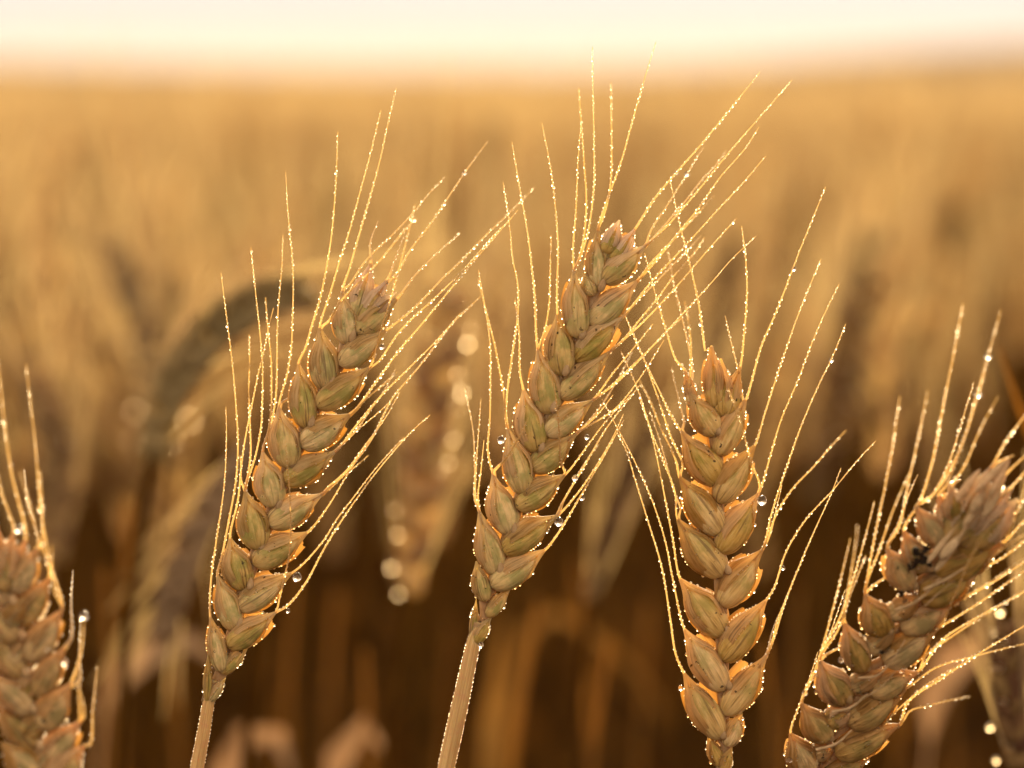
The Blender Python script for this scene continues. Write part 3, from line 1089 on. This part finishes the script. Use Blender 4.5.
# ---- soft dark ear at the left edge
E5 = [('R', 48, 790, 84, 745, 32), ('R', 45, 762, 80, 718, 32), ('R', 40, 726, 74, 684, 32), ('R', 35, 692, 68, 648, 32), ('R', 28, 658, 60, 612, 32), ('R', 20, 622, 50, 575, 31),
      ('R', 12, 590, 38, 546, 30), ('L', 38, 780, 2, 742, 32), ('L', 34, 748, -2, 706, 32), ('L', 28, 712, -8, 670, 32), ('L', 22, 676, -13, 634, 32), ('L', 15, 640, -18, 598, 32), ('L', 8, 604, -22, 560, 30),
      ('A', 34, 770, 54, 738, 26), ('A', 26, 736, 50, 702, 26), ('A', 20, 700, 44, 664, 26), ('A', 12, 664, 36, 630, 26), ('A', 6, 628, 26, 592, 26), ('A', 4, 590, 12, 535, 26), ('A', 0, 585, -6, 525, 26), ('A', 8, 588, 24, 540, 24)]
A5 = [[(26, 364), (35, 442), (41, 509), (50, 562), (60, 609)], [(-4, 350), (0, 383), (11, 470), (24, 535)], [(-8, 430), (0, 486), (14, 528), (13, 536)],
      [(-30, 400), (-18, 470), (-6, 525)], [(40, 470), (42, 510), (42, 545), (38, 546)],
      [(73, 570), (71, 605), (71, 640), (70, 648), .03], [(84, 617), (81, 653), (77, 684)], [(97.7, 666), (93, 709), (90, 745), (84, 746)], [(80, 690), (84, 705), (84, 716), (81, 718)],
      [(52, 545), (54, 590), (60, 612)]]
r5, P5, f5 = wheat_plant('wheat_ear', 'softly blurred dark wheat ear cut off by the left edge, nearest to the viewer', .553, E5, A5,
                         [(44, 800), (52, 850), (62, 920)], True, random.Random(21), stem_w=(14, 17), bead=1.2, worn_dim=True)  # not weathered: the darker husk colours stand in for weaker light here

# weathering of the right-hand ear: shrivelled anthers, threads and black mould
rng = random.Random(31)
for (x, y, rr, dd) in ((921, 556, 11, -.0065), (913, 566, 7, -.006), (929, 563, 6, -.0065), (926, 548, 5, -.006), (901, 594, 5, -.006), (905, 600, 3.5, -.006), (882, 652, 3, -.006)):
    mb = MB()
    for _ in range(16):
        c = P4(x + rng.uniform(-.6, .6) * rr, y + rng.uniform(-.6, .6) * rr, dd)
        mb.ico(c, rr * .34 * K * .575 * rng.uniform(.4, 1), ICO2, rng.uniform(.5, 1.3))
    mb.build('mould_spot', M['mould'], r4, f4)
for (pts, wpx) in (([(895, 610), (912, 604), (928, 592), (940, 578)], 3.0), ([(858, 678), (876, 676), (890, 664), (905, 640)], 2.4), ([(832, 712), (850, 708), (868, 694)], 3.4), ([(816, 750), (836, 744), (852, 730)], 3.4),
                   ([(905, 545), (911, 566), (917, 584)], 1.8), ([(926, 560), (950, 548), (972, 520), (990, 498)], 4.5), ([(860, 700), (880, 688), (898, 668)], 1.4), ([(924, 590), (945, 580), (965, 568)], 4.0), ([(925, 606), (940, 592), (955, 580)], 1.4)):
    mb = MB()
    path = smooth_path([P4(x, y, -.0062) for x, y in pts], 16)
    mb.tube(path, [wpx * .5 * K * .575 * (1.1 - .6 * i / 15) * rng.uniform(.85, 1.15) for i in range(16)], 7)
    mb.build('shrivelled_anther', M['anther'], r4, f4)
for (x, y) in ((936, 552), (944, 560), (950, 548), (985, 482), (978, 500), (972, 515), (990, 505), (965, 490), (996, 484)):
    mb = MB()
    c = P4(x, y, -.0065)
    dirv = (RIGHT * rng.uniform(.45, .75) + UP * rng.uniform(.6, .9)).normalized()
    make_floret(c - dirv * .003, c + dirv * rng.uniform(.003, .007), RIGHT, rng.uniform(.0012, .0022), rng, mb, nt=12, nphi=14, q1=1)
    mb.build('shrivelled_floret', M['anther'], r4, f4)

# the larger hanging drops
DROPS = [(P1, 464.5, 173, 2.4, 'drop strung high on a long awn of the left-centre ear', .02), (P1, 297, 577, 4.8, 'large clear drop hanging below a right-hand husk of the left-centre ear', -.002),
         (P1, 288, 611, 2.2, 'small drop under the lowest awn of the left-centre ear', -.001), (P1, 210, 652, 2.6, 'drop on the tip of the lowest husk of the left-centre ear', 0), (P1, 382, 347, 2.8, 'bright drop beside the top right husks of the left-centre ear', 0),
         (P2, 687, 174, 2.6, 'bright drop on an awn to the upper right of the middle ear', .02), (P2, 676.5, 173, 2.0, 'drop just left of the brighter one above the middle ear', 0),
         (P2, 501, 440, 4.0, 'clear drop at the left side of the middle ear', -.001), (P2, 582, 498, 2.8, 'drop on the outermost right awn of the middle ear', -.001), (P2, 559, 522, 4.6, 'fat bright drop between the lower right awns of the middle ear', -.001),
         (P2, 587, 437, 2.8, 'drop beside the right-hand husks halfway up the middle ear', -.001), (P2, 575, 478, 3.2, 'drop on the right side of the middle ear above the fat one', -.001), (P2, 481, 645, 3.0, 'drop hanging under the collar of the middle ear on its stem', -.002),
         (P3, 762, 500.5, 5.0, 'large round drop at the right side of the upright golden ear', -.001), (P3, 831.6, 360, 2.6, 'drop near the tip of the outermost right awn of the golden ear', 0), (P3, 794, 269, 2.4, 'drop on the tallest right awn of the golden ear', 0),
         (P3, 681, 688, 3.0, 'drop hanging at the lower left of the golden ear', -.001), (P3, 740, 712, 2.8, 'drop beneath the lowest right husk of the golden ear', -.002), (P3, 783, 568, 2.4, 'drop under a curving lower right awn of the golden ear', -.001),
         (P4, 867, 745, 5.0, 'large drop at the lower right edge of the weathered ear', -.003), (P4, 852, 759, 4.2, 'drop at the bottom of the frame under the weathered ear', -.003), (P4, 956, 595, 4.2, 'drop hanging below the woolly tip of the weathered ear', -.003),
         (P4, 902, 671, 3.0, 'drop on the right side of the weathered ear, halfway down', -.004), (P4, 841, 660, 3.0, 'drop on the left row of husks of the weathered ear', -.006), (P4, 789, 760, 3.0, 'drop on the lowest left husk of the weathered ear', -.005), (P4, 805, 693, 3.0, 'drop on the left edge of the weathered ear where an awn begins', -.003),
         (P4, 988, 356, 3.4, 'upper drop on the tallest awn of the weathered ear', .0), (P4, 978, 394, 3.8, 'lower drop on the tallest awn of the weathered ear', .0),
         (P5, 84, 616, 4.2, 'round drop on the tip of a short awn right of the left-edge ear', -.001), (P5, 41, 509, 4.0, 'drop on the tall awn above the left-edge ear', 0), (P5, 19, 529, 3.8, 'drop among the awns at the tip of the left-edge ear', -.003), (P5, 65, 662, 3.2, 'bright drop on the right side of the left-edge ear', -.005), (P5, 48, 649, 2.6, 'small drop on the face of the left-edge ear', -.007)]
for (PP, x, y, rpx, lab, dd) in DROPS:
    c = PP(x, y, dd)
    mb = MB()
    V, F = ICO3
    r_ = rpx * K * .58
    vv = []
    for (vx, vy, vz) in V:
        k = 1 - .22 * max(vz, 0) ** 2
        vv.append((vx * k, vy * k, vz * (1.12 if vz > 0 else 1.0)))
    mb.ico(Vector((0, 0, 0)), r_, (vv, F))
    o = mb.build('dew_drop', M['drop'])
    o.location = c
    tag(o, 'clear dew ' + lab, 'dew drop', 'dew drops on the near ears')


# ------------------------------------------------------------------ blurred plants a little behind
def soft_ear(name, label, D, ear, awn_dirs, stem, width, mat, group=None, beads=(), awn_len=.07, awn_mat=None, cat='wheat ear', seed=0, r_bead=.0009):
    """ear: photo points from foot to tip; stem: photo points from the ear's foot downwards."""
    rng = random.Random(seed)
    P = lambda x, y, dd=0.0: at(x, y, D + dd)
    e = smooth_path([P(*p) for p in ear], 12)
    st = [P(*p) for p in stem]
    dr = st[-1] - st[0]
    foot = Vector((st[-1].x + rng.uniform(-.02, .02), st[-1].y + .02, 0))
    root = thing(name, foot, label, cat, group)
    path = smooth_path(st + [foot], 30)
    mb = MB()
    mb.tube(path, .0016, 8)
    mb.build('stem', M['field_stem'], root, foot)
    mb, aw = MB(), MB()
    wd = width * K * D
    for i in range(11):
        q = i / 10.0
        k = min(int(q * 11), 10)
        c = e[k]
        t_ = (e[min(k + 1, 11)] - e[max(k - 1, 0)]).normalized()
        n = (CAM - c).normalized()
        s = t_.cross(n).normalized()
        for sg in (-1, 1):
            for fb in (-.5, .5):
                d = (t_ + s * sg * .55 + n * fb * .5).normalized()
                B = c + t_ * rng.uniform(-.002, .002)
                L = wd * (.74 if q < .85 else .58) * (.62 + .38 * min(1, q * 3.5))
                make_floret(B, B + d * L, s, wd * .33, rng, mb, nt=7, nphi=8, q1=1)
                if rng.random() < .75:
                    tip = B + d * L
                    dd = (d * .5 + t_ * .7 + Vector((rng.gauss(awn_dirs[0], .15), rng.gauss(0, .2), rng.gauss(awn_dirs[1], .12)))).normalized()
                    ln = awn_len * rng.uniform(.6, 1.1)
                    pts = [tip, tip + dd * ln * .5 + Vector((0, 0, .002)), tip + dd * ln]
                    aw.channel(smooth_path(pts, 7), [.00036 * (1 - .7 * j / 6) for j in range(7)], n)
    eo = mb.build('ear', mat, root, foot)
    if aw.v: aw.build('awns', awn_mat or M['field_awn'], eo, foot)
    if beads:
        mb = MB()
        for (x, y) in beads: mb.ico(P(x, y, -.006), r_bead * rng.uniform(.85, 1.15), ICO2)
        tag(mb.build('dew', M['field_dew'], eo, foot), kind='stuff')
    return root


soft_ear('wheat_ear', 'blurred beaded wheat ear standing behind, between the two right-leaning sharp ears', .90, [(408, 590), (420, 500), (432, 400), (452, 290)], (.1, .3),
         [(408, 590), (398, 660), (385, 790)], 60, M['gold_ear'], beads=[(458, 374), (468, 343), (462, 392), (458, 408), (453, 439), (418, 375), (405, 419), (409, 443), (398, 534), (392, 567), (399, 593), (395, 510), (440, 470), (470, 330), (448, 462), (455, 300)], seed=2)
soft_ear('wheat_ear', 'pale blurred ear with bright spreading awns at the upper left', 1.2, [(165, 460), (155, 390), (140, 320), (112, 235)], (-.15, .35),
         [(165, 460), (160, 560), (150, 700)], 40, M['field_awn'], beads=[(137, 333), (146, 345), (182, 357), (136, 410), (133, 440), (172, 440), (190, 420)], awn_len=.10, seed=5, r_bead=.0011)
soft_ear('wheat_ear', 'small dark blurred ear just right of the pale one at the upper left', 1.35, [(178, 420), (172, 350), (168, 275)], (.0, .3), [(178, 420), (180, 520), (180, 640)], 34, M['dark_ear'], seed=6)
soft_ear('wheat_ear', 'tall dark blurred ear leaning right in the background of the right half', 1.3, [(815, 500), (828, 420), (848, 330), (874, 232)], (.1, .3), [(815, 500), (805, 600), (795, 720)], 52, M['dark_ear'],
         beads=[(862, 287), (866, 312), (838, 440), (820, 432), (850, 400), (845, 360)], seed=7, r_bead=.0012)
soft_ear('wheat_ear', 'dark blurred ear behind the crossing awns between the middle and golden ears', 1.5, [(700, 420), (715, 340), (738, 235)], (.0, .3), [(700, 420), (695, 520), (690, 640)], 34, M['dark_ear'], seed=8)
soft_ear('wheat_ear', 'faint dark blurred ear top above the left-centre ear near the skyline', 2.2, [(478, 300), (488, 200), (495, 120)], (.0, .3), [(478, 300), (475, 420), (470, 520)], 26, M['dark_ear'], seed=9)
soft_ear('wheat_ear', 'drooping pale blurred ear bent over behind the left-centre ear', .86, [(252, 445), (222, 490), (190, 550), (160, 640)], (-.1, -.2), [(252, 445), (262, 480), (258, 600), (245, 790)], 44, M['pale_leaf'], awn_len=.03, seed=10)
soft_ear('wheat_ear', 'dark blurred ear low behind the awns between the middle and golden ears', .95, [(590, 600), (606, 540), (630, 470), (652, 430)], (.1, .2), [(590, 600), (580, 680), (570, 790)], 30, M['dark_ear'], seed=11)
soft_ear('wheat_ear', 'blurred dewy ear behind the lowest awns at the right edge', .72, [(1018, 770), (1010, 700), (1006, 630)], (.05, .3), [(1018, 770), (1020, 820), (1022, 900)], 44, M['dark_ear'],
         beads=[(994, 632), (1000, 668), (1005, 640), (1004, 701), (992, 668), (990, 727), (996, 760), (1000, 612)], awn_len=.05, seed=12, r_bead=.0008)
soft_ear('wheat_ear', 'blurred wheat ear far left, behind the awns of the left-edge ear', 1.05, [(55, 560), (62, 500), (58, 440), (40, 380)], (-.1, .3), [(55, 560), (55, 660), (60, 790)], 40, M['field_ear'], beads=[(45, 420), (52, 400), (66, 440)], seed=13)


def leaf(label, D, pts, width, mat, seed=0, name='dry_leaf', twist=.6, cat='leaf'):
    """A strap leaf arching along photo points, hanging on a culm that rises from the soil."""
    rng = random.Random(seed)
    P = [at(x, y, D + (z if z else 0)) for (x, y, z) in [(*p, 0)[:3] if len(p) == 2 else p for p in pts]]
    foot = Vector((P[0].x, P[0].y, 0))
    mb = MB()
    path = smooth_path([foot, P[0].lerp(foot, .5) + Vector((rng.uniform(-.01, .01), 0, 0))] + P, 44)
    n0 = next(i for i, p_ in enumerate(path) if (p_ - P[0]).length < .02 or i == 40)
    rows = []
    for i, p_ in enumerate(path):
        t_ = (path[min(i + 1, 43)] - path[max(i - 1, 0)]).normalized()
        n = (CAM - p_).normalized()
        s = t_.cross(n).normalized()
        n = s.cross(t_)
        q = max(0, (i - n0) / (43 - n0))
        hw = width * .5 * K * D * (.10 + .90 * sstep(0, .3, q)) * (1 - q ** 2.2 * .9)
        a = twist * math.sin(q * 4 + seed)
        sv = s * math.cos(a) + n * math.sin(a)
        nv = n * math.cos(a) - s * math.sin(a)
        rows.append([p_ + sv * hw * k + nv * hw * .25 * k * k for k in (-1, -.5, 0, .5, 1)])
    mb.grid(rows)
    o = mb.build(name, mat, None, foot)
    o.location = foot
    return tag(o, label, cat)


soft_ear('wheat_ear', 'grey-green blurred ear arching over to the right behind the left-centre ear', .84, [(152, 455), (172, 390), (206, 340), (252, 306), (308, 288)], (.3, -.5), [(152, 455), (138, 530), (128, 620), (118, 790)], 58, M['olive_leaf'], awn_len=.05, seed=31)
leaf('pale pinkish dry leaf curled up at the bottom, right of the left-centre stem', 1.0, [(215, 800), (232, 760), (256, 722), (285, 745), (292, 775)], 44, M['pale_leaf'], 3)
leaf('small whitish dry leaf blurred low between the left-centre and middle stems', 1.0, [(330, 780), (350, 735), (372, 725), (388, 755)], 34, M['pale_leaf'], 4)
leaf('pale blurred leaf lying slantwise behind the foot of the left-centre ear', 1.05, [(110, 690), (150, 655), (190, 640), (225, 665)], 36, M['pale_leaf'], 6)
leaf('glowing orange leaf arching behind the lower right of the middle ear', 1.35, [(505, 790), (512, 690), (545, 612), (600, 640), (645, 680), (668, 730)], 16, M['orange_leaf'], 7)
leaf('amber upright leaf behind the stem of the middle ear', 1.05, [(488, 780), (490, 720), (497, 660), (505, 610)], 20, M['orange_leaf'], 8, twist=.2)
leaf('pinkish dry leaf blurred behind the lower right awns of the weathered ear', 1.05, [(930, 730), (945, 670), (985, 640), (1024, 650), (1050, 690)], 40, M['pale_leaf'], 14)
leaf('brown strap leaf crossing behind at the far right edge', .76, [(1060, 560), (1045, 470), (1020, 410), (998, 345)], 12, M['field_leaf'], 15, twist=.1)

rng = random.Random(77)
for (x, y, lean, D) in ((128, 500, 6, 1.0), (104, 570, -8, .95), (296, 560, 10, 1.1), (338, 590, 14, 1.2), (540, 600, 30, 1.0), (575, 560, -16, 1.15), (610, 640, 26, .95), (650, 600, 12, 1.25),
                        (520, 640, 12, 1.3), (800, 590, 14, 1.15), (765, 640, -10, 1.0), (905, 660, 12, 1.1), (450, 620, 8, 1.25), (170, 620, -12, 1.15), (365, 650, -6, 1.0), (940, 600, -14, 1.3)):
    top = at(x, y, D)
    low = at(x - lean, y + 190, D)
    foot = Vector((low.x + (low.x - top.x) * 1.5, low.y + .01, 0))
    mb = MB()
    path = smooth_path([foot, low, top], 26)
    r_ = rng.uniform(.0013, .0022)
    mb.tube(path, [r_ * (1 - .45 * i / 25) for i in range(26)], 7)
    o = mb.build('dry_straw', M['straw'], None, foot)
    o.location = foot
    tag(o, 'blurred headless dry straw standing low among the stalks behind', 'straw', 'headless straws behind the near ears')
